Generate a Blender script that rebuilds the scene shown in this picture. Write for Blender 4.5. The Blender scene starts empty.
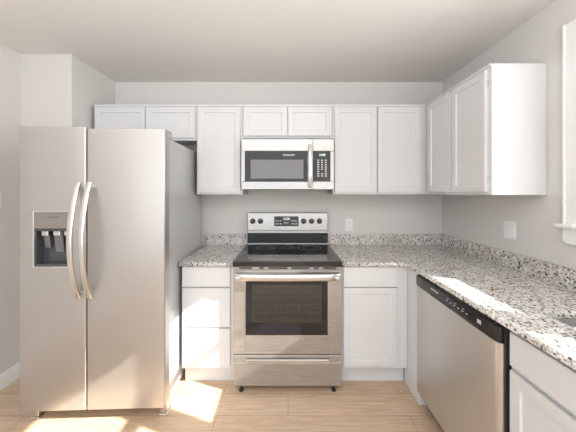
import bpy, bmesh, math, random
from mathutils import Vector, Matrix
random.seed(7)
PI = math.pi
scene = bpy.context.scene
C = scene.collection

# ------------------------------------------------------------------ camera, world, lights, exposure
cd = bpy.data.cameras.new('camera'); cam = bpy.data.objects.new('camera', cd); C.objects.link(cam)
cd.sensor_width = 36.0; cd.lens = 16.0; cd.shift_y = -23.0/576.0; cd.clip_start = 0.05
cam.location = (0, 0, 1.41); cam.rotation_euler = (PI/2, 0, 0)
scene.camera = cam

w = bpy.data.worlds.new('sky'); scene.world = w; w.use_nodes = True
bg = w.node_tree.nodes['Background']; bg.inputs[0].default_value = (0.92, 0.96, 1.0, 1); bg.inputs[1].default_value = 0.8

def sun(name, d, strength, col, ang):
    l = bpy.data.lights.new(name, 'SUN'); l.energy = strength; l.color = col; l.angle = ang
    o = bpy.data.objects.new(name, l); C.objects.link(o); o.location = (4, -1, 4)
    o.rotation_euler = Vector(d).to_track_quat('-Z', 'Y').to_euler(); return o
sun('sun', (-1, 0.36, -0.69), 21.0, (1.0, 0.95, 0.88), math.radians(0.5))

def area(name, loc, d, sx, sy, power, col):
    l = bpy.data.lights.new(name, 'AREA'); l.shape = 'RECTANGLE'; l.size = sx; l.size_y = sy; l.energy = power; l.color = col
    o = bpy.data.objects.new(name, l); C.objects.link(o); o.location = loc
    o.rotation_euler = Vector(d).to_track_quat('-Z', 'Y').to_euler(); return o
area('fill_rear', (-0.3, -3.35, 1.25), (0, 1, 0), 3.0, 2.2, 38, (0.93, 0.985, 1.05))  # added fill lamp outside the unseen rear opening, brightens the fronts
area('daylight_window', (1.75, 0.74, 1.75), (-1, 0, -0.25), 1.1, 1.0, 46, (0.99, 0.985, 0.98))
area('fill_up', (-0.2, -1.0, 1.75), (0, 0.0, 1), 2.6, 2.6, 115, (0.93, 0.98, 1.06))  # added unseen lamp, aimed up to bounce fill off the ceiling
area('fill_left', (-2.02, -2.2, 1.35), (1, 0.25, 0), 1.6, 1.8, 36, (0.94, 0.985, 1.04))  # added fill before the solid left wall, brightens the right wall
area('fill_right', (1.44, -2.0, 1.35), (-1, 0.35, 0), 1.8, 1.8, 34, (1.0, 0.985, 0.97))  # added opposite fill with no opening behind it, brightens the left wall

vs = scene.view_settings
scene.display_settings.display_device = 'sRGB'
vs.view_transform = 'Standard'; vs.look = 'None'; vs.gamma = 1.0; vs.use_curve_mapping = False
vs.exposure = -0.06

# ------------------------------------------------------------------ materials
def mat(name, col=(.8,.8,.8), rough=.5, metal=0.0, **kw):
    m = bpy.data.materials.new(name); m.use_nodes = True
    b = m.node_tree.nodes['Principled BSDF']
    b.inputs['Base Color'].default_value = (*col, 1); b.inputs['Roughness'].default_value = rough
    b.inputs['Metallic'].default_value = metal
    for k, v in kw.items(): b.inputs[k.replace('_', ' ')].default_value = v
    return m
def N(m, t, **kw):
    n = m.node_tree.nodes.new(t)
    for k, v in kw.items(): setattr(n, k, v)
    return n
def L(m, a, b): m.node_tree.links.new(a, b)
def P(m): return m.node_tree.nodes['Principled BSDF']
def bump_noise(m, scale, strength, dist=.001, stretch=(1,1,1), vary=0.0):
    tc = N(m, 'ShaderNodeTexCoord'); mp = N(m, 'ShaderNodeMapping'); mp.inputs['Scale'].default_value = stretch
    no = N(m, 'ShaderNodeTexNoise'); no.inputs['Scale'].default_value = scale; no.inputs['Detail'].default_value = 3
    bu = N(m, 'ShaderNodeBump'); bu.inputs['Strength'].default_value = strength; bu.inputs['Distance'].default_value = dist
    L(m, tc.outputs['Object'], mp.inputs[0]); L(m, mp.outputs[0], no.inputs['Vector'])
    L(m, no.outputs['Fac'], bu.inputs['Height']); L(m, bu.outputs[0], P(m).inputs['Normal'])
    return no
def ramp(m, stops, interp='LINEAR'):
    r = N(m, 'ShaderNodeValToRGB'); cr = r.color_ramp; cr.interpolation = interp
    while len(cr.elements) < len(stops): cr.elements.new(0.5)
    for e, (p, c) in zip(cr.elements, stops): e.position = p; e.color = (*c, 1)
    return r

M = {}
M['wall'] = mat('wall_paint', (.67,.652,.625), .7); bump_noise(M['wall'], 220, .08)
M['ceiling'] = mat('ceiling_paint', (.75,.72,.685), .8); bump_noise(M['ceiling'], 180, .08)
M['trim'] = mat('trim_paint', (.84,.84,.83), .35)
M['white'] = mat('cabinet_paint', (.68,.68,.685), .36); bump_noise(M['white'], 60, .03)
M['plastic'] = mat('white_plastic', (.82,.82,.81), .3)
M['slot'] = mat('outlet_slot', (.25,.25,.25), .5)
M['black'] = mat('black_plastic', (.018,.018,.02), .3)
M['blackgloss'] = mat('black_glass', (.012,.012,.014), .06)
M['panel'] = mat('charcoal_panel', (.018,.018,.02), .25)
M['dark'] = mat('dark_recess', (.02,.02,.02), .8)
M['greyside'] = mat('grey_enamel', (.52,.525,.53), .3, .3)
M['icon'] = mat('light_print', (.65,.65,.65), .5)
M['rack'] = mat('rack_wire', (.6,.58,.55), .3, 1)
M['liner'] = mat('oven_enamel', (.26,.22,.20), .35)
M['burner'] = mat('burner_print', (.30,.30,.31), .3)
M['chrome'] = mat('polished_steel', (.72,.71,.70), .18, 1)
M['brass'] = mat('brass', (.45,.30,.14), .35, 1)
M['mesh'] = mat('microwave_mesh', (.20,.20,.205), .22)
M['print'] = mat('dark_print', (.12,.12,.12), .5)

def steel(name, col, rough, stretch, aniso=.5):
    m = mat(name, col, rough, 1.0)
    P(m).inputs['Anisotropic'].default_value = aniso
    no = bump_noise(m, 60, .03, .0003, stretch); P(m).inputs['Metallic'].default_value = .80
    mr = N(m, 'ShaderNodeMapRange'); mr.inputs[3].default_value = rough-.05; mr.inputs[4].default_value = rough+.07
    L(m, no.outputs['Fac'], mr.inputs[0]); L(m, mr.outputs[0], P(m).inputs['Roughness'])
    return m
M['steel'] = steel('stainless_steel', (.46,.445,.43), .27, (.04,14,14))
M['steelv'] = steel('stainless_door', (.50,.48,.465), .36, (1.5,5,5), .3)
M['steeldw'] = steel('stainless_dishwasher', (.62,.60,.575), .3, (8,8,.6))

# oven / window glass: fresnel mix of clear and gloss
def thin_glass(name, tint, refl=1.45, gl=.03):
    m = bpy.data.materials.new(name); m.use_nodes = True; nt = m.node_tree; nt.nodes.clear()
    out = N(m, 'ShaderNodeOutputMaterial'); mx = N(m, 'ShaderNodeMixShader'); tr = N(m, 'ShaderNodeBsdfTransparent')
    g = N(m, 'ShaderNodeBsdfGlossy'); fr = N(m, 'ShaderNodeFresnel'); fr.inputs[0].default_value = refl
    tr.inputs[0].default_value = (*tint, 1); g.inputs['Roughness'].default_value = gl
    L(m, fr.outputs[0], mx.inputs[0]); L(m, tr.outputs[0], mx.inputs[1]); L(m, g.outputs[0], mx.inputs[2]); L(m, mx.outputs[0], out.inputs[0])
    return m
M['glass'] = thin_glass('window_glass', (.97,.98,.98))
M['ovenglass'] = thin_glass('tinted_oven_glass', (.50,.48,.46), 1.9, .06)

# granite
def granite():
    m = mat('granite', (.6,.58,.55), .2)
    tc = N(m, 'ShaderNodeTexCoord')
    v = N(m, 'ShaderNodeTexVoronoi'); v.inputs['Scale'].default_value = 190
    v2 = N(m, 'ShaderNodeTexVoronoi'); v2.inputs['Scale'].default_value = 120
    n = N(m, 'ShaderNodeTexNoise'); n.inputs['Scale'].default_value = 14; n.inputs['Detail'].default_value = 4
    for t in (v, v2, n): L(m, tc.outputs['Object'], t.inputs['Vector'])
    s1 = N(m, 'ShaderNodeSeparateColor'); L(m, v.outputs['Color'], s1.inputs[0])
    s2 = N(m, 'ShaderNodeSeparateColor'); L(m, v2.outputs['Color'], s2.inputs[0])
    ra = ramp(m, [(0,(.06,.06,.062)), (.07,(.22,.19,.17)), (.16,(.47,.43,.39)), (.30,(.62,.60,.58)), (.50,(.74,.73,.72)), (.8,(.84,.835,.82))], 'CONSTANT')
    L(m, s1.outputs[0], ra.inputs[0])
    rb = ramp(m, [(0,(.10,.10,.10)), (.06,(.36,.32,.29)), (.16,(.68,.66,.64)), (.6,(.84,.83,.82))], 'CONSTANT')
    L(m, s2.outputs[1], rb.inputs[0])
    v3 = N(m, 'ShaderNodeTexVoronoi'); v3.inputs['Scale'].default_value = 115; v3.inputs['Randomness'].default_value = 1; L(m, tc.outputs['Object'], v3.inputs['Vector'])
    s3 = N(m, 'ShaderNodeSeparateColor'); L(m, v3.outputs['Color'], s3.inputs[0])
    rf = ramp(m, [(0,(.12,.11,.10)), (.06,(.42,.35,.29)), (.12,(.66,.62,.58)), (.18,(1,1,1))], 'CONSTANT'); L(m, s3.outputs[2], rf.inputs[0])
    mx = N(m, 'ShaderNodeMix', data_type='RGBA'); mx.inputs[0].default_value = .42
    L(m, ra.outputs[0], mx.inputs[6]); L(m, rb.outputs[0], mx.inputs[7])
    rc = ramp(m, [(.35,(.84,.82,.79)), (.65,(1.0,1.0,1.0))]); L(m, n.outputs['Fac'], rc.inputs[0])
    mu = N(m, 'ShaderNodeMix', data_type='RGBA', blend_type='MULTIPLY'); mu.inputs[0].default_value = 1
    L(m, mx.outputs[2], mu.inputs[6]); L(m, rc.outputs[0], mu.inputs[7]); m2 = N(m, 'ShaderNodeMix', data_type='RGBA', blend_type='MULTIPLY'); m2.inputs[0].default_value = 1
    L(m, mu.outputs[2], m2.inputs[6]); L(m, rf.outputs[0], m2.inputs[7]); L(m, m2.outputs[2], P(m).inputs['Base Color'])
    return m
M['granite'] = granite()

def oak():
    m = mat('oak_planks', (.5,.36,.25), .33)
    tc = N(m, 'ShaderNodeTexCoord'); br = N(m, 'ShaderNodeTexBrick')
    br.inputs['Scale'].default_value = 1; br.inputs['Brick Width'].default_value = 1.22; br.inputs['Row Height'].default_value = .18
    br.inputs['Mortar Size'].default_value = .0016; br.inputs['Mortar Smooth'].default_value = .1; br.offset = .37
    br.inputs['Color1'].default_value = (.57,.42,.29,1); br.inputs['Color2'].default_value = (.66,.51,.37,1); br.inputs['Mortar'].default_value = (.36,.25,.17,1)
    L(m, tc.outputs['Object'], br.inputs['Vector'])
    mp = N(m, 'ShaderNodeMapping'); mp.inputs['Scale'].default_value = (1.6, 22, 1); L(m, tc.outputs['Object'], mp.inputs[0])
    no = N(m, 'ShaderNodeTexNoise'); no.inputs['Scale'].default_value = 3; no.inputs['Detail'].default_value = 6; no.inputs['Distortion'].default_value = .6
    L(m, mp.outputs[0], no.inputs['Vector'])
    r = ramp(m, [(.3,(.78,.75,.72)), (.7,(1.08,1.06,1.05))]); L(m, no.outputs['Fac'], r.inputs[0])
    mu = N(m, 'ShaderNodeMix', data_type='RGBA', blend_type='MULTIPLY'); mu.inputs[0].default_value = 1
    L(m, br.outputs['Color'], mu.inputs[6]); L(m, r.outputs[0], mu.inputs[7]); L(m, mu.outputs[2], P(m).inputs['Base Color'])
    return m
M['oak'] = oak()

# ------------------------------------------------------------------ mesh helpers
def box(bm, x0, x1, y0, y1, z0, z1, bev=0.0, seg=2):
    vs_ = [bm.verts.new((x, y, z)) for z in (z0, z1) for y in (y0, y1) for x in (x0, x1)]
    fs = [bm.faces.new([vs_[i] for i in q]) for q in ((0,2,3,1),(4,5,7,6),(0,1,5,4),(2,6,7,3),(0,4,6,2),(1,3,7,5))]
    if bev > 0:
        es = list({e for f in fs for e in f.edges})
        bmesh.ops.bevel(bm, geom=es, offset=bev, segments=seg, affect='EDGES', profile=.5)
def cyl(bm, p0, p1, r0, r1=None, n=20, cap=True):
    r1 = r0 if r1 is None else r1
    p0 = Vector(p0); p1 = Vector(p1); d = (p1-p0); q = d.to_track_quat('Z', 'Y').to_matrix()
    rings = []
    for p, r in ((p0, r0), (p1, r1)):
        rings.append([bm.verts.new(p + q @ Vector((r*math.cos(2*PI*i/n), r*math.sin(2*PI*i/n), 0))) for i in range(n)])
    for i in range(n): bm.faces.new((rings[0][i], rings[0][(i+1)%n], rings[1][(i+1)%n], rings[1][i]))
    if cap: bm.faces.new(rings[0][::-1]); bm.faces.new(rings[1])
def sweep(bm, pts, prof):
    """sweep a closed profile [(a,b)] along pts; a is along world/local x, b along the path normal in the yz plane"""
    rings = []
    for i, p in enumerate(pts):
        p = Vector(p); t = (Vector(pts[min(i+1, len(pts)-1)]) - Vector(pts[max(i-1, 0)])).normalized()
        yield_ax = Vector((1,0,0)) if abs(t.x) < .7 else Vector((0,0,1))
        nrm = t.cross(yield_ax).normalized(); ax = nrm.cross(t).normalized()
        rings.append([bm.verts.new(p + ax*a + nrm*b) for a, b in prof])
    n = len(prof)
    for i in range(len(rings)-1):
        for k in range(n): bm.faces.new((rings[i][k], rings[i][(k+1)%n], rings[i+1][(k+1)%n], rings[i+1][k]))
    bm.faces.new(rings[0][::-1]); bm.faces.new(rings[-1])
def oval(a, b, n=14, p=2.6):
    out = []
    for i in range(n):
        c, s = math.cos(2*PI*i/n), math.sin(2*PI*i/n)
        out.append((a*math.copysign(abs(c)**(2/p), c), b*math.copysign(abs(s)**(2/p), s)))
    return out
def ring(bm, cx, cy, z, r, w_, n=48, axis='z'):
    a = []; b = []
    for i in range(n):
        c, s = math.cos(2*PI*i/n), math.sin(2*PI*i/n)
        a.append(bm.verts.new((cx+(r-w_)*c, cy+(r-w_)*s, z))); b.append(bm.verts.new((cx+r*c, cy+r*s, z)))
    for i in range(n): bm.faces.new((a[i], b[i], b[(i+1)%n], a[(i+1)%n]))
def obj(name, bm, m, parent=None, smooth=False, label=None):
    bmesh.ops.recalc_face_normals(bm, faces=bm.faces)
    me = bpy.data.meshes.new(name); bm.to_mesh(me); bm.free()
    me.materials.append(M[m] if isinstance(m, str) else m)
    if smooth:
        for p in me.polygons: p.use_smooth = True
        me.set_sharp_from_angle(angle=math.radians(40))
    o = bpy.data.objects.new(name, me); C.objects.link(o)
    if parent: o.parent = parent
    if label: o['label'] = label
    return o
def B(name, m, parent, *boxes, label=None):
    bm = bmesh.new()
    for b in boxes: box(bm, *b)
    return obj(name, bm, m, parent, label=label)
def tag(o, label, cat, group=None):
    o['label'] = label; o['category'] = cat
    if group: o['group'] = group
    return o
def thing(name, label, cat, loc=(0,0,0), rz=0, group=None):
    o = bpy.data.objects.new(name, None); C.objects.link(o); o.location = loc; o.rotation_euler = (0,0,rz); o.empty_display_size = .1
    return tag(o, label, cat, group)
def struct(o): o['kind'] = 'structure'; return o
def text(name, s, size, loc, m, parent, rot=(PI/2,0,0), ext=.0003, bold=0.0):
    cu = bpy.data.curves.new(name, 'FONT'); cu.body = s; cu.size = size; cu.extrude = ext; cu.align_x = 'CENTER'; cu.align_y = 'CENTER'; cu.offset = bold
    t = bpy.data.objects.new(name+'_tmp', cu); C.objects.link(t)
    me = bpy.data.meshes.new_from_object(t.evaluated_get(bpy.context.evaluated_depsgraph_get()))
    bpy.data.objects.remove(t); me.materials.clear(); me.materials.append(M[m])
    o = bpy.data.objects.new(name, me); C.objects.link(o); o.location = loc; o.rotation_euler = rot; o.parent = parent
    return o
def slab(name, outlines, z0, z1, m, parent=None, bev=.003):
    """flat slab with holes from 2D outlines, with eased edges"""
    cu = bpy.data.curves.new(name, 'CURVE'); cu.dimensions = '2D'; cu.fill_mode = 'BOTH'
    cu.extrude = (z1-z0)/2 - bev; cu.bevel_depth = bev; cu.bevel_resolution = 1; cu.offset = -bev
    for pts in outlines:
        s = cu.splines.new('POLY'); s.points.add(len(pts)-1); s.use_cyclic_u = True
        for p, (x, y) in zip(s.points, pts): p.co = (x, y, 0, 1)
    t = bpy.data.objects.new(name+'_tmp', cu); C.objects.link(t)
    me = bpy.data.meshes.new_from_object(t.evaluated_get(bpy.context.evaluated_depsgraph_get()))
    bpy.data.objects.remove(t); me.materials.clear(); me.materials.append(M[m])
    me.transform(Matrix.Translation((0, 0, (z0+z1)/2)))
    o = bpy.data.objects.new(name, me); C.objects.link(o)
    if parent: o.parent = parent
    return o
def rrect(x0, x1, y0, y1, r, n=6):
    pts = []
    for cx, cy, a in ((x1-r,y1-r,0),(x0+r,y1-r,90),(x0+r,y0+r,180),(x1-r,y0+r,270)):
        for i in range(n+1):
            t = math.radians(a+90*i/n); pts.append((cx+r*math.cos(t), cy+r*math.sin(t)))
    return pts

# ------------------------------------------------------------------ room shell
YB, XR, XL, H = 2.47, 1.486, -2.06, 2.48
YR = -3.2                                    # far end of the room behind the camera
XS, YS = -1.668, 1.975                         # boxed-out wall left of the fridge
def S(name, m, *boxes): return struct(B(name, m, None, *boxes))
S('floor', 'oak', (XL-.1, XR+.14, YR-.1, YB+.1, -.1, 0))
S('ceiling', 'ceiling', (XL-.1, XR+.14, YR-.1, YB+.1, H, H+.1))
S('wall_back', 'wall', (XS, XR, YB, YB+.1, 0, H))
S('wall_left', 'wall', (XL-.1, XL, YR, YB+.1, 0, H))
S('wall_left_return', 'wall', (XL, XS, YS, YB+.1, 0, H))
WY0, WY1, WZ0, WZ1 = .19, 1.30, 1.228, 2.235   # rough opening of the twin window
S('wall_right', 'wall', (XR, XR+.14, YR, WY0, 0, H), (XR, XR+.14, WY1, YB+.1, 0, H), (XR, XR+.14, WY0, WY1, 0, WZ0), (XR, XR+.14, WY0, WY1, WZ1, H))
S('wall_rear', 'wall', (XL, -1.75, YR-.1, YR, 0, H), (1.15, XR, YR-.1, YR, 0, H), (-1.75, 1.15, YR-.1, YR, 2.25, H))
bd = .012
S('baseboard_left', 'trim', (XL, XL+bd, YR, YS-.0, 0, .095, .002), (XL, XL+bd*.6, YR, YS, .095, .115, .002))
S('baseboard_left_return', 'trim', (XL+bd, XS+.0, YS-bd, YS, 0, .095, .002), (XL+bd, XS, YS-bd*.6, YS, .095, .115, .002))
S('baseboard_right', 'trim', (XR-bd, XR, YR, -.3, 0, .115, .002))

# glazed patio door behind the camera
d1 = S('door_1', 'trim', (-1.75,-1.69,YR-.09,YR-.03,0,2.25), (1.09,1.15,YR-.09,YR-.03,0,2.25), (-.33,-.27,YR-.09,YR-.03,.04,2.19), (-1.69,1.09,YR-.09,YR-.03,2.19,2.25), (-1.69,1.09,YR-.09,YR-.03,0,.04))
B('glass', 'glass', d1, (-1.69,-.33,YR-.062,YR-.058,.04,2.19), (-.27,1.09,YR-.062,YR-.058,.04,2.19))

# twin double-hung window over the sink
win = S('window_1', 'trim',
    (XR-.018, XR, WY1, WY1+.067, WZ0-.0, WZ1+.065, .003), (XR-.018, XR, WY0-.07, WY0, WZ0, WZ1+.065, .003),
    (XR-.018, XR, WY0, WY1, WZ1, WZ1+.065, .003), (XR-.012, XR+.12, .695, .795, WZ0, WZ1, .003),
    (XR-.024, XR-.004, WY1+.055, WY1+.067, WZ0+.0, WZ1+.065, .003))
B('window_sill', 'trim', win, (XR-.040, XR+.10, WY0, WY1, WZ0-.002, WZ0+.018, .004), (XR-.040, XR-.0, WY1, WY1+.095, WZ0-.002, WZ0+.018, .004), (XR-.040, XR-.0, WY0-.115, WY0, WZ0-.002, WZ0+.018, .004))
bm = bmesh.new()                              # apron with rounded lower corner
ap = [(WY0-.07, WZ0-.003), (WY1+.067, WZ0-.003)]
for i in range(7):
    t = math.radians(i*15); ap.append((WY1+.07-.03+.03*math.cos(t), WZ0-.055-.03*math.sin(t)))
for i in range(7):
    t = math.radians(90-i*15); ap.append((WY0-.07+.03-.03*math.cos(t), WZ0-.055-.03*math.sin(t)))
fa = [bm.verts.new((XR-.018, a, b)) for a, b in ap]; fb = [bm.verts.new((XR, a, b)) for a, b in ap]
bm.faces.new(fa); bm.faces.new(fb[::-1])
for i in range(len(ap)): bm.faces.new((fa[i], fa[(i+1)%len(ap)], fb[(i+1)%len(ap)], fb[i]))
obj('window_apron', bm, 'trim', win)
for (a, b) in ((.795, WY1), (WY0, .695)):
    for (z0, z1, x0) in ((WZ0+.018, 1.775, XR+.085), (1.735, WZ1, XR+.112)):
        st = .035
        sa = B('sash', 'trim', win, (x0, x0+.026, a, a+st, z0, z1, .002), (x0, x0+.026, b-st, b, z0, z1, .002),
               (x0, x0+.026, a+st, b-st, z0, z0+(.04 if z0 > 1.5 else .03), .002), (x0, x0+.026, a+st, b-st, z1-.045, z1, .002))
        B('pane', 'glass', sa, (x0+.011, x0+.015, a+st-.004, b-st+.004, z0+.028, z1-.042))

# ------------------------------------------------------------------ cabinets
def front(name, x0, x1, z0, z1, parent, stile=.06, shaker=True, t=.019):
    bm = bmesh.new(); box(bm, x0, x1, -t, -.0005, z0, z1)
    bm.faces.ensure_lookup_table()
    bmesh.ops.recalc_face_normals(bm, faces=bm.faces)
    f = min(bm.faces, key=lambda q: q.calc_center_median().y)
    es = [e for e in f.edges]
    r = bmesh.ops.bevel(bm, geom=es, offset=.0022, segments=2, affect='EDGES')
    if shaker:
        f = max((q for q in bm.faces if q.normal.y < -.99), key=lambda q: q.calc_area())
        bmesh.ops.inset_individual(bm, faces=[f], thickness=stile)
        bmesh.ops.inset_individual(bm, faces=[f], thickness=.006, depth=-.0075)
        bmesh.ops.inset_individual(bm, faces=[f], thickness=.004)
    return obj(name, bm, 'white', parent)

def carcass(parent, w_, d, z0, z1, toe=0.0, top=True, ff=.038, mids=(), rails=(), fx0=0.0, fx1=0.0, bottom_lip=.0):
    """open box with face frame. y=0 is the frame face; fx0/fx1 widen the frame as filler strips"""
    t = .018; bx = [(0, t, .019, d, z0, z1), (w_-t, w_, .019, d, z0, z1), (t, w_-t, d-.006, d, z0, z1), (t, w_-t, .019, d-.006, z0+bottom_lip, z0+bottom_lip+t)]
    if top: bx.append((t, w_-t, .019, d-.006, z1-t, z1))
    bx += [(-fx0, ff, 0, .019, z0, z1, .0012), (w_-ff, w_+fx1, 0, .019, z0, z1, .0012), (ff, w_-ff, 0, .019, z1-ff, z1), (ff, w_-ff, 0, .019, z0, z0+ff)]
    for m_ in mids: bx.append((m_-.019, m_+.019, 0.0005, .019, z0+ff, z1-ff))
    for r_ in rails: bx.append((ff, w_-ff, 0.0005, .019, r_-.019, r_+.019))
    o = B('body', 'white', parent, *bx)
    if toe: B('toe_kick', 'white', parent, (-min(fx0,.02), w_+fx1, .06, .075, .001, z0, .001))
    return o

YF = YB - .002
UB, UT = 1.399, 2.153                          # wall cabinets
UD = .300
UR = .315
uy = YF - UD - .019 + .019                     # frame face of wall cabinets
def wall_cab(label, x0, x1, z0, z1, doors, fx1=0.0, mids=()):
    c = thing('wall_cabinet', label, 'cabinet', (x0, uy, 0), 0)
    carcass(c, x1-x0-.001, UD, z0, z1, mids=mids, fx1=fx1, bottom_lip=.012)
    B('top_moulding', 'white', c, (-.0, x1-x0-.001+fx1, -.008, -.0003, z1-.012, z1+.004, .0015))
    for a, b in doors: front('door', a-x0, b-x0, z0+.018, z1-.022, c, stile=.058)
    return c
wall_cab('short white two-door wall cabinet above the refrigerator', -1.640, -.773, 1.855, UT, [(-1.624,-1.203), (-1.196,-.785)], mids=(.441,))
wall_cab('tall narrow white single-door wall cabinet between refrigerator and microwave', -.772, -.385, UB, UT, [(-.758,-.402)])
wall_cab('short white two-door wall cabinet directly above the microwave', -.384, .378, 1.872, UT, [(-.370,-.006), (0,.364)], mids=(.381,))
wall_cab('tall white two-door wall cabinet right of the microwave, reaching the corner', .379, 1.135, UB, UT, [(.393,.745), (.757,1.118)], mids=(.377,), fx1=.052)

# wall cabinet on the right wall: local x runs towards the camera
cr = thing('wall_cabinet', 'white two-door wall cabinet mounted on the right wall beside the window, with plain end panel', 'cabinet', (XR-.002-UR, 2.160, 0), -PI/2)
carcass(cr, .692, UR, UB, UT, mids=(.355,), bottom_lip=.012)
B('top_moulding', 'white', cr, (.01, .688, -.008, -.0003, UT-.012, UT+.004, .0015))
front('door', .05, .347, UB+.018, UT-.022, cr, stile=.058)
front('door', .359, .662, UB+.018, UT-.022, cr, stile=.058)
B('hinge', 'chrome', cr, (.664, .672, -.006, -.0002, 2.03, 2.07, .001), label='small metal hinge barrel')
B('hinge', 'chrome', cr, (.664, .672, -.006, -.0002, 1.47, 1.51, .001), label='small metal hinge barrel')

CT = .914                                      # counter top height
CB = .884
BYF = 1.862                                    # face of the base cabinets on the back wall
BD = YF - BYF
b1 = thing('base_cabinet', 'narrow white base cabinet with three drawers between refrigerator and range', 'cabinet', (-.772, BYF, 0))
carcass(b1, .385, BD, .135, CB-.001, toe=1, rails=(.729,.437))
for z0, z1 in ((.734, .878), (.442, .725), (.152, .433)): front('drawer', .010, .354, z0, z1, b1, shaker=False)
b2 = thing('base_cabinet', 'white base cabinet with one drawer and one panelled door right of the range', 'cabinet', (.382, BYF, 0))
carcass(b2, .43, BD, .135, CB-.001, toe=1, rails=(.727,), fx1=.056)
front('drawer', .018, .405, .732, .878, b2, shaker=False)
front('door', .018, .405, .158, .726, b2, stile=.058)
# corner filler running to the floor beside the dishwasher
tag(B('corner_filler_panel', 'white', None, (.870, .888, 1.700, BYF+.055, .001, CB-.001, .0015), (.888, .94, 1.700, 1.715, .001, CB-.001, .001)),
    'white filler panel running to the floor in the corner beside the dishwasher', 'panel')

# sink base cabinet, facing left; local x runs towards the camera
XF = .880
b3 = thing('sink_cabinet', 'long white sink base cabinet with false drawer front near the dishwasher', 'cabinet', (XF, 1.008, 0), -PI/2)
carcass(b3, .93, XR-.002-XF, .118, CB-.001, toe=1, top=False, rails=(.727,), mids=(.465,))
front('false_drawer_front', .012, .918, .742, .870, b3, shaker=False)
front('door', .012, .461, .146, .722, b3, stile=.058)
front('door', .469, .918, .146, .722, b3, stile=.058)

# ------------------------------------------------------------------ countertops
def worktop(label, outlines, bs):
    r = slab('countertop', outlines, CB, CT, 'granite', None, .003)
    tag(r, label, 'countertop')
    for q in bs: B('backsplash', 'granite', r, q)
    return r
fy = 1.826; fx = .850
worktop('short speckled granite countertop between refrigerator and range', [[(-.784,fy), (-.387,fy), (-.387,YF), (-.784,YF)]], [(-.784,-.387,YF-.02,YF,CT,CT+.102,.0015)])
SX0, SX1, SY0, SY1 = 1.055, 1.40, .34, 1.070
worktop('L-shaped speckled granite countertop with sink cut-out, sunlit near the dishwasher',
    [[(.380,fy), (fx-.012,fy), (fx,fy-.012), (fx,.06), (XR-.002,.06), (XR-.002,YF), (.380,YF)], rrect(SX0,SX1,SY0,SY1,.03)],
    [(.380,XR-.002,YF-.02,YF,CT,CT+.102,.0015), (XR-.022,XR-.002,.06,YF-.0205,CT,CT+.102,.0015)])
# undermount sink
sk = thing('kitchen_sink', 'stainless steel undermount sink set into the granite countertop', 'sink', ((SX0+SX1)/2, (SY0+SY1)/2, CB-.22))
bm = bmesh.new()
prs = []
W2, L2 = (SX1-SX0)/2, (SY1-SY0)/2
for (e, z, rr) in ((.02, .219, .04), (-.002, .219, .03), (-.004, .20, .03), (-.012, .03, .04), (-.035, .006, .05), (-.10, .002, .05)):
    prs.append([bm.verts.new((x, y, z)) for x, y in rrect(-W2-e, W2+e, -L2-e, L2+e, rr)])
for a, b in zip(prs, prs[1:]):
    for i in range(len(a)): bm.faces.new((a[i], a[(i+1)%len(a)], b[(i+1)%len(a)], b[i]))
bm.faces.new(prs[-1])
M['sinksteel'] = mat('brushed_sink_steel', (.66,.65,.64), .42, .85)
so = obj('basin', bm, 'sinksteel', sk, smooth=True)
md = so.modifiers.new('thick', 'SOLIDIFY'); md.thickness = .0012; md.offset = 0
bm = bmesh.new(); cyl(bm, (0,0,.003), (0,0,.006), .045, .042, 28); cyl(bm, (0,0,.006), (0,0,.009), .018, .015, 20)
obj('drain', bm, 'chrome', sk, smooth=True)
# faucet deck is out of frame; small brass peg on the counter
bm = bmesh.new(); cyl(bm, (0,0,0), (0,0,.004), .009, .009, 16); cyl(bm, (0,0,.004), (0,0,.02), .0035, .0045, 12)
o = obj('brass_peg', bm, 'brass', None, smooth=True); o.location = (1.035, 1.30, CT+.0005)
tag(o, 'tiny brass-coloured peg standing on the sunlit granite countertop', 'peg')

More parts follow.
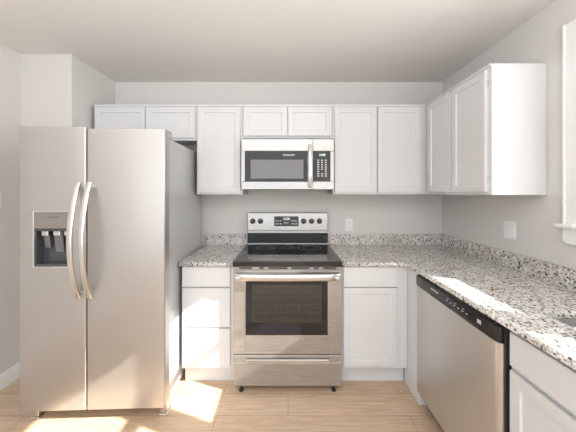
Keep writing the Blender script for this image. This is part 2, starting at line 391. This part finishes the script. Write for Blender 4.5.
# ------------------------------------------------------------------ refrigerator
TH = math.radians(2.0)
fr = thing('refrigerator', 'tall stainless steel side-by-side refrigerator with water dispenser and curved handles', 'refrigerator', (-.758, 1.572, 0), TH)
FW = .866                                     # local x: -FW..0, y: 0 = door front
bm = bmesh.new(); box(bm, -FW+.012, -.022, .078, .80, .045, 1.768, .004)
obj('cabinet_shell', bm, 'greyside', fr)
B('door_gasket', 'dark', fr, (-FW+.02, -.02, .0695, .0785, .12, 1.74))
XG = -.469                                 # gap between the doors (local x)
def fdoor(name, x0, x1, z0, z1, hole=None):
    bm = bmesh.new()
    # rounded-edge door built as outline extruded in z with eased vertical front edges
    pts = [(x0, .07), (x1, .07)]
    r = .010
    for i in range(6):
        t = math.radians(i*18); pts.append((x1-r+r*math.cos(t), r-r*math.sin(t)))
    for i in range(6):
        t = math.radians(90-i*18); pts.append((x0+r-r*math.cos(t), r-r*math.sin(t)))
    if hole is None:
        a = [bm.verts.new((x, y, z0)) for x, y in pts]; b = [bm.verts.new((x, y, z1)) for x, y in pts]
        n = len(pts)
        for i in range(n): bm.faces.new((a[i], a[(i+1)%n], b[(i+1)%n], b[i]))
        bm.faces.new(a[::-1]); bm.faces.new(b)
    else:
        hx0, hx1, hz0, hz1 = hole
        zs = [z0, hz0, hz1, z1]; n = len(pts)
        # outline: split the front edge so that the opening can be cut
        fi = 7                                  # index of last right-front point (x1-r, 0)
        P2 = pts[:fi+1] + [(hx1, 0), (hx0, 0)] + pts[fi+1:]
        n = len(P2); rows = [[bm.verts.new((x, y, z)) for x, y in P2] for z in zs]
        for k in range(3):
            for i in range(n):
                if k == 1 and i == fi+1: continue
                bm.faces.new((rows[k][i], rows[k][(i+1)%n], rows[k+1][(i+1)%n], rows[k+1][i]))
        bm.faces.new(rows[0][::-1]); bm.faces.new(rows[3])
        hv = [rows[1][fi+2], rows[1][fi+1], rows[2][fi+1], rows[2][fi+2]]
        bv = [bm.verts.new((v.co.x, .060, v.co.z)) for v in hv]
        for i in range(4): bm.faces.new((hv[i], hv[(i+1)%4], bv[(i+1)%4], bv[i]))
        bm.faces.new(bv)
    return obj(name, bm, 'steelv', fr, smooth=True)
DX0, DX1, DZ0, DZ1 = -.776, -.552, .962, 1.297
fl = fdoor('freezer_door', -FW, XG-.003, .092, 1.812, (DX0, DX1, DZ0, DZ1))
fd = fdoor('fridge_door', XG+.003, 0, .092, 1.800)
# dispenser
dsp = B('water_dispenser', 'chrome', fr, (DX0-.006, DX0+.004, -.004, .05, DZ0-.006, DZ1+.006, .0015), (DX1-.004, DX1+.006, -.004, .05, DZ0-.006, DZ1+.006, .0015),
      (DX0+.004, DX1-.004, -.004, .05, DZ1-.003, DZ1+.006, .0015), (DX0+.004, DX1-.004, -.004, .05, DZ0-.006, DZ0+.004, .0015), label='silver-framed water and ice dispenser')
M['disp'] = mat('dispenser_panel', (.30,.28,.26), .3, .5)
M['recess'] = mat('dispenser_recess', (.07,.072,.078), .25)
M['paddle'] = mat('dispenser_paddle', (.16,.165,.175), .2)
B('control_panel', 'disp', dsp, (DX0+.004, DX1-.004, 0, .03, 1.196, DZ1-.003, .002))
B('recess', 'recess', dsp, (DX0+.004, DX1-.004, .052, .0585, DZ0+.004, 1.196), (DX0+.004, DX0+.010, .004, .052, DZ0+.004, 1.196), (DX1-.010, DX1-.004, .004, .052, DZ0+.004, 1.196), (DX0+.010, DX1-.010, .004, .052, 1.180, 1.196))
for i, px in enumerate((-.722, -.652, -.588)):
    bm = bmesh.new(); wv = .017 if i != 1 else .026
    pr = oval(wv, .004, 12, 4)
    sweep(bm, [(px, .024, 1.176), (px-.002, .030, 1.13), (px-.006, .042, 1.08), (px-.008, .047, 1.045 if i == 1 else 1.07)], pr)
    obj('paddle', bm, 'paddle', dsp, smooth=True)
    B('nozzle', 'chrome', dsp, (px-.02, px+.02, .010, .03, 1.150, 1.1795, .003))
B('drip_tray', 'recess', dsp, (DX0+.012, DX1-.012, -.002, .05, DZ0+.0045, DZ0+.018, .002))
bx = [(DX0+.03+i*.022, DX0+.036+i*.022, -.0008, -.0001, 1.208, 1.212) for i in range(8)]
B('control_icons', 'print', dsp, *bx)
text('logo', 'FRIGIDAIRE', .013, ((DX0+DX1)/2, -.0005, 1.262), 'print', dsp)
# bowed strap handles
def fhandle(x, par):
    bm = bmesh.new(); pts = []
    for i in range(25):
        t = i/24; z = .775 + .70*t; s = math.sin(PI*t)
        pts.append((x, -.012 - .068*s**.8, z))
    sweep(bm, pts, oval(.016, .0075, 16, 3))
    box(bm, x-.013, x+.013, -.016, .001, .779, .815, .003); box(bm, x-.013, x+.013, -.016, .001, 1.436, 1.472, .003)
    return obj('handle', bm, 'chrome', par, smooth=True, label='bowed polished metal handle')
fhandle(XG-.036, fl); fhandle(XG+.030, fd)
# top hinge covers, base grille, feet
B('hinge_cover', 'greyside', fr, (-.075, -.006, .02, .13, 1.801, 1.812, .003), (-.06, -.01, .085, .15, 1.7685, 1.802, .004))
B('hinge_cover', 'greyside', fr, (-FW+.006, -FW+.067, .075, .13, 1.769, 1.798, .004))
B('base_grille', 'steelv', fr, (-FW+.10, -.10, .05, .065, 0.055, .088, .003), label='pale base grille strip')
for x in (-FW+.05, -.03):
    B('foot', 'chrome', fr, (x-.022, x+.022, .05, .11, .016, .090, .003), (x-.028, x+.028, .045, .12, .0005, .016, .003))
for x in (-FW+.06, -.06):
    bm = bmesh.new(); cyl(bm, (x-.02, .70, .0245), (x+.02, .70, .0245), .024, n=18); obj('wheel', bm, 'black', fr, smooth=True)

# ------------------------------------------------------------------ over-the-range microwave
mw = thing('microwave', 'stainless steel over-the-range microwave with black window and keypad', 'microwave', (-.003, 2.10, 1.435))
MH = .421; hw = .379
B('body', 'panel', mw, (-hw, hw, .032, YF-2.10, .012, MH, .002))
B('underside_vent', 'black', mw, (-hw+.02, -.05, .05, .30, .004, .0118), (.05, hw-.02, .05, .30, .004, .0118))
PX = .205
dm = B('door', 'steel', mw, (-hw, PX, 0, .031, .004, .070, .004), (-hw, PX, 0, .031, .319, MH-.002, .004), (-hw, -hw+.028, 0, .031, .070, .319, .002), (PX-.041, PX, 0, .031, .070, .319, .002))
wf = B('window_frame', 'panel', dm, (-hw+.028, PX-.041, -.0015, .030, .069, .320, .002))
B('window_mesh', 'mesh', dm, (-hw+.076, PX-.075, -.0028, -.0016, .092, .248, .0005), label='grey meshed window')
text('logo', 'FRIGIDAIRE', .019, (-hw+.028+.36, -.0021, .285), 'icon', dm, bold=.0003)
bm = bmesh.new(); pts = []
for i in range(21):
    t = i/20; pts.append((PX-.024, -.012-.028*math.sin(PI*t)**.7, .022+.345*t))
sweep(bm, pts, oval(.0135, .008, 14, 3)); box(bm, PX-.034, PX-.014, -.014, .001, .026, .05, .003); box(bm, PX-.034, PX-.014, -.014, .001, .34, .364, .003)
obj('handle', bm, 'chrome', dm, smooth=True, label='polished vertical bar handle')
B('control_frame', 'steel', mw, (PX+.003, hw, 0, .031, .004, .070, .003), (PX+.003, hw, 0, .031, .319, MH-.002, .003), (hw-.028, hw, 0, .031, .070, .319, .002))
cp = B('keypad_panel', 'panel', mw, (PX+.003, hw-.028, -.0015, .030, .070, .3188, .0015))
bx = []
for r in range(8):
    for c in range(3):
        x = PX+.046+c*.031; z = .244-r*.0185
        if r in (5,) and c == 1: continue
        bx.append((x-.008, x+.008, -.0024, -.0016, z-.004, z+.004))
for q in bx: B('key', 'icon', cp, q)
M['display'] = mat('display_digits', (.6,.68,.7), .4); P(M['display']).inputs['Emission Color'].default_value = (.7,.85,.9,1); P(M['display']).inputs['Emission Strength'].default_value = .6
text('display', '12:00', .024, (PX+.078, -.0022, .287), 'display', cp, bold=.0006)
B('bumper', 'black', mw, (hw-.035, hw-.012, .04, .10, -.012, .0115, .002)); B('bumper', 'black', mw, (-hw+.012, -hw+.035, .04, .10, -.004, .0115, .002))

# ------------------------------------------------------------------ range
rg = thing('range', 'freestanding stainless steel electric range with black glass cooktop', 'stove', (-.0035, 1.800, 0))
hw = .380
RB = YF - 1.80 - .004
B('body', 'greyside', rg, (-hw, -hw+.02, .045, RB, .035, .893), (hw-.02, hw, .045, RB, .035, .893), (-hw+.02, hw-.02, RB-.02, RB, .035, .893), (-hw+.02, hw-.02, .045, RB-.02, .035, .055), (-hw+.02, hw-.02, .045, .06, .055, .262), (-hw+.02, hw-.02, .045, .06, .83, .893))
cv = B('oven_cavity', 'liner', rg, (-.30, -.29, .046, .48, .30, .80), (.29, .30, .046, .48, .30, .80), (-.29, .29, .47, .48, .30, .80), (-.29, .29, .046, .47, .30, .31), (-.29, .29, .046, .47, .79, .80))
for z in (.43, .54, .65):
    bm = bmesh.new()
    cyl(bm, (-.285,.07,z), (.285,.07,z), .004, n=8); cyl(bm, (-.285,.44,z), (.285,.44,z), .004, n=8)
    for i in range(7): cyl(bm, (-.27+.54*i/6,.07,z+.003), (-.27+.54*i/6,.44,z+.003), .002, n=6)
    obj('oven_rack', bm, 'rack', rg, smooth=True)
# cooktop
ck = B('cooktop', 'blackgloss', rg, (-hw-.002, hw+.002, -.016, .572, .897, .936, .005))
B('cooktop_trim', 'black', ck, (-hw-.001, hw+.001, -.012, .57, .8935, .8968))
for (x, y, r) in ((-.19,.13,.115), (.19,.13,.095), (-.19,.41,.080), (.19,.41,.10), (0,.43,.055)):
    bm = bmesh.new(); ring(bm, x, y, .9364, r, .0022); ring(bm, x, y, .9364, r*.62, .0015)
    obj('burner_ring', bm, 'burner', ck)
# backguard
bgp = B('backguard', 'steel', rg, (-.376, .376, .590, .668, 1.055, 1.225, .006))
B('backguard_base', 'steel', bgp, (-.374, .374, .583, .6675, 1.036, 1.056, .003), (-.374, .374, .5895, .6675, .936, .940))
B('backguard_glass', 'blackgloss', bgp, (-.376, .376, .596, .668, .9405, 1.0355, .002))
B('backguard_ledge', 'chrome', bgp, (-.376, .376, .580, .5955, .9365, .9415, .0015))
for x in (-.326, -.253, .150, .223, .297):
    bm = bmesh.new()
    cyl(bm, (x, .5895, 1.147), (x, .584, 1.147), .026, .025, 28); cyl(bm, (x, .584, 1.147), (x, .564, 1.147), .022, .0185, 28)
    box(bm, x-.005, x+.005, .554, .566, 1.129, 1.165, .002)
    k = obj('knob', bm, 'black', rg, smooth=True)
    B('knob_mark', 'icon', k, (x-.001, x+.001, .5535, .5545, 1.150, 1.164))
ds = B('clock_panel', 'blackgloss', rg, (-.125, .102, .587, .5899, 1.100, 1.192, .001))
text('display', '12:00', .030, (-.012, .5862, 1.168), 'display', ds, bold=.0006)
bx = []
for r in range(2):
    for x in (-.105, -.085, -.065, .040, .060, .080): bx.append((x-.006, x+.006, .5862, .5868, 1.150-r*.028-.005, 1.150-r*.028+.005))
for x in (-.025, 0.0): bx.append((x-.006, x+.006, .5862, .5868, 1.127, 1.137))
for q in bx: B('key', 'icon', ds, q)
# vent trim beneath the cooktop
vt = B('vent_trim', 'steel', rg, (-hw, hw, .004, .045, .868, .8932, .003))
bx = []
for a, b in ((-.34,-.25), (-.20,-.165), (-.135,.0), (.025,.155), (.185,.22), (.25,.345)): bx.append((a, b, .0030, .0045, .8755, .8860))
for q in bx: B('vent_slot', 'dark', vt, q)
# oven door
D0, D1 = .274, .864
od = B('oven_door', 'steel', rg, (-hw, -.297, 0, .040, D0, D1, .004), (.285, hw, 0, .040, D0, D1, .004), (-.297, .285, 0, .040, D0, .409, .003), (-.297, .285, 0, .040, .797, D1, .003))
B('window_border', 'blackgloss', od, (-.295, -.252, -.001, .03, .411, .795), (.240, .283, -.001, .03, .411, .795), (-.252, .240, -.001, .03, .411, .495), (-.252, .240, -.001, .03, .765, .795), label='black glass border')
B('window_glass', 'ovenglass', od, (-.252, .240, 0.0, .004, .495, .765))
B('window_trim', 'chrome', od, (-.299,-.295,-.002,.003,.407,.799), (.283,.287,-.002,.003,.407,.799), (-.295,.283,-.002,.003,.795,.799), (-.295,.283,-.002,.003,.407,.411))
bm = bmesh.new(); pts = []
for i in range(29):
    t = i/28; x = -.362+.724*t; e = min(t, 1-t)*28
    pts.append((x, -.034-.012*math.sin(PI*t) + (.016*max(0, 1-e/1.5)), .828))
sweep(bm, pts, oval(.025, .012, 16, 2.8))
for s in (-1, 1): box(bm, s*.345-.016, s*.345+.016, -.045, .001, .808, .836, .004)
obj('handle', bm, 'chrome', od, smooth=True, label='broad polished bar handle')
# storage drawer
dr = B('storage_drawer', 'steel', rg, (-hw, hw, 0, .040, .052, .218, .004), (-hw, -.29, 0, .040, .218, .268, .004), (.29, hw, 0, .040, .218, .268, .004), (-.29, .29, 0.0, .040, .246, .268, .003))
B('finger_slot', 'dark', dr, (-.29, .29, .030, .039, .217, .247))
B('handle_lip', 'chrome', dr, (-.292, .292, -.004, .012, 0.208, .240, .003), label='bright polished grip strip')
for x in (-.33, .33):
    for y in (.030, .60):
        bm = bmesh.new(); cyl(bm, (x,y,.0005), (x,y,.012), .017, .014, 16); cyl(bm, (x,y,.012), (x,y,.0345 if y > .1 else .0515), .007, n=10)
        obj('foot', bm, 'black', rg, smooth=True)

# ------------------------------------------------------------------ dishwasher (faces left; local x towards the camera)
dw = thing('dishwasher', 'stainless steel dishwasher with black control strip under the granite countertop', 'dishwasher', (.849, 1.692, 0), -PI/2)
DWW = .668
B('tub', 'black', dw, (.004, .570, .05, .58, .10, .872))
bm = bmesh.new()
pts = [(.0, .045), (.0, .012)]
for i in range(1, 6): t = math.radians(i*18); pts.append((.012-.012*math.cos(t), .012-.012*math.sin(t)))
pts.append((DWW-.030, 0))
for i in range(1, 6): t = math.radians(i*18); pts.append((DWW-.030+.028*math.sin(t), .030-.030*math.cos(t)))
pts.append((DWW-.002, .045))
a = [bm.verts.new((x, y, .112)) for x, y in pts]; b = [bm.verts.new((x, y, .802)) for x, y in pts]; n = len(pts)
for i in range(n): bm.faces.new((a[i], a[(i+1)%n], b[(i+1)%n], b[i]))
bm.faces.new(a[::-1]); bm.faces.new(b)
dd = obj('door', bm, 'steeldw', dw, smooth=True)
bm = bmesh.new(); box(bm, -.001, DWW, -.004, .045, .804, .872, .010, 3)
ct = obj('control_strip', bm, 'panel', dw, smooth=True, label='black control strip')
B('door_edge_strip', 'black', dw, (DWW+.0005, DWW+.009, .014, .05, .112, .878, .003))
B('pocket_handle', 'blackgloss', ct, (.17, .36, -.0055, .0, .805, .8145, .002))
B('upper_lip', 'blackgloss', ct, (.015, DWW-.015, -.001, .043, .8725, .879, .002))
text('logo', 'FRIGIDAIRE', .015, (.215, -.0046, .845), 'icon', ct, bold=.0003)
bx = [(.325+i*.030, .337+i*.030, -.0046, -.0039, .836, .840) for i in range(6)] + [(.33+i*.060, .345+i*.060, -.0046, -.0039, .850, .852) for i in range(3)]
B('control_icons', 'icon', ct, *bx)
text('display', '88', .024, (.56, -.0046, .840), 'icon', ct, bold=.0008)
B('toe_panel', 'black', dw, (.004, DWW-.004, .065, .08, .012, .0995))
for x in (.04, DWW-.04):
    for y in (.11, .52):
        bm = bmesh.new(); cyl(bm, (x,y,.0005), (x,y,.1005), .012, n=12); obj('foot', bm, 'black', dw, smooth=True)
B('mounting_screw', 'chrome', dw, (.43, .455, .006, .03, .8795, .8825, .001))

# ------------------------------------------------------------------ wall plates
o = thing('wall_outlet', 'white double outlet on the back wall above the backsplash right of the range', 'outlet', (.588, YB-.0004, 1.105))
B('plate', 'plastic', o, (-.036, .036, -.006, 0, -.060, .060, .002))
for z in (-.024, .024):
    s = B('socket', 'plastic', o, (-.0165, .0165, -.0085, -.0061, z-.015, z+.015, .001))
    B('slots', 'slot', s, (-.009,-.007,-.0089,-.0084,z-.004,z+.008), (.007,.009,-.0089,-.0084,z-.004,z+.008), (-.002,.002,-.0089,-.0084,z-.011,z-.007))
def switch(label, loc, rz, n):
    o = thing('light_switch', label, 'switch', loc, rz); w_ = .036+.010*(n-1)
    B('plate', 'plastic', o, (-w_, w_, -.006, 0, -.060, .060, .002))
    for i in range(n):
        x = (i-(n-1)/2)*.040
        B('rocker', 'plastic', o, (x-.016, x+.016, -.009, -.0061, -.033, .033, .0015))
switch('white double light switch on the right wall below the wall cabinet', (XR-.0004, 1.712, 1.163), -PI/2, 2)
switch('white light switch at the far left edge, on the left wall beside the refrigerator', (XL+.0004, 1.80, 1.35), PI/2, 1)
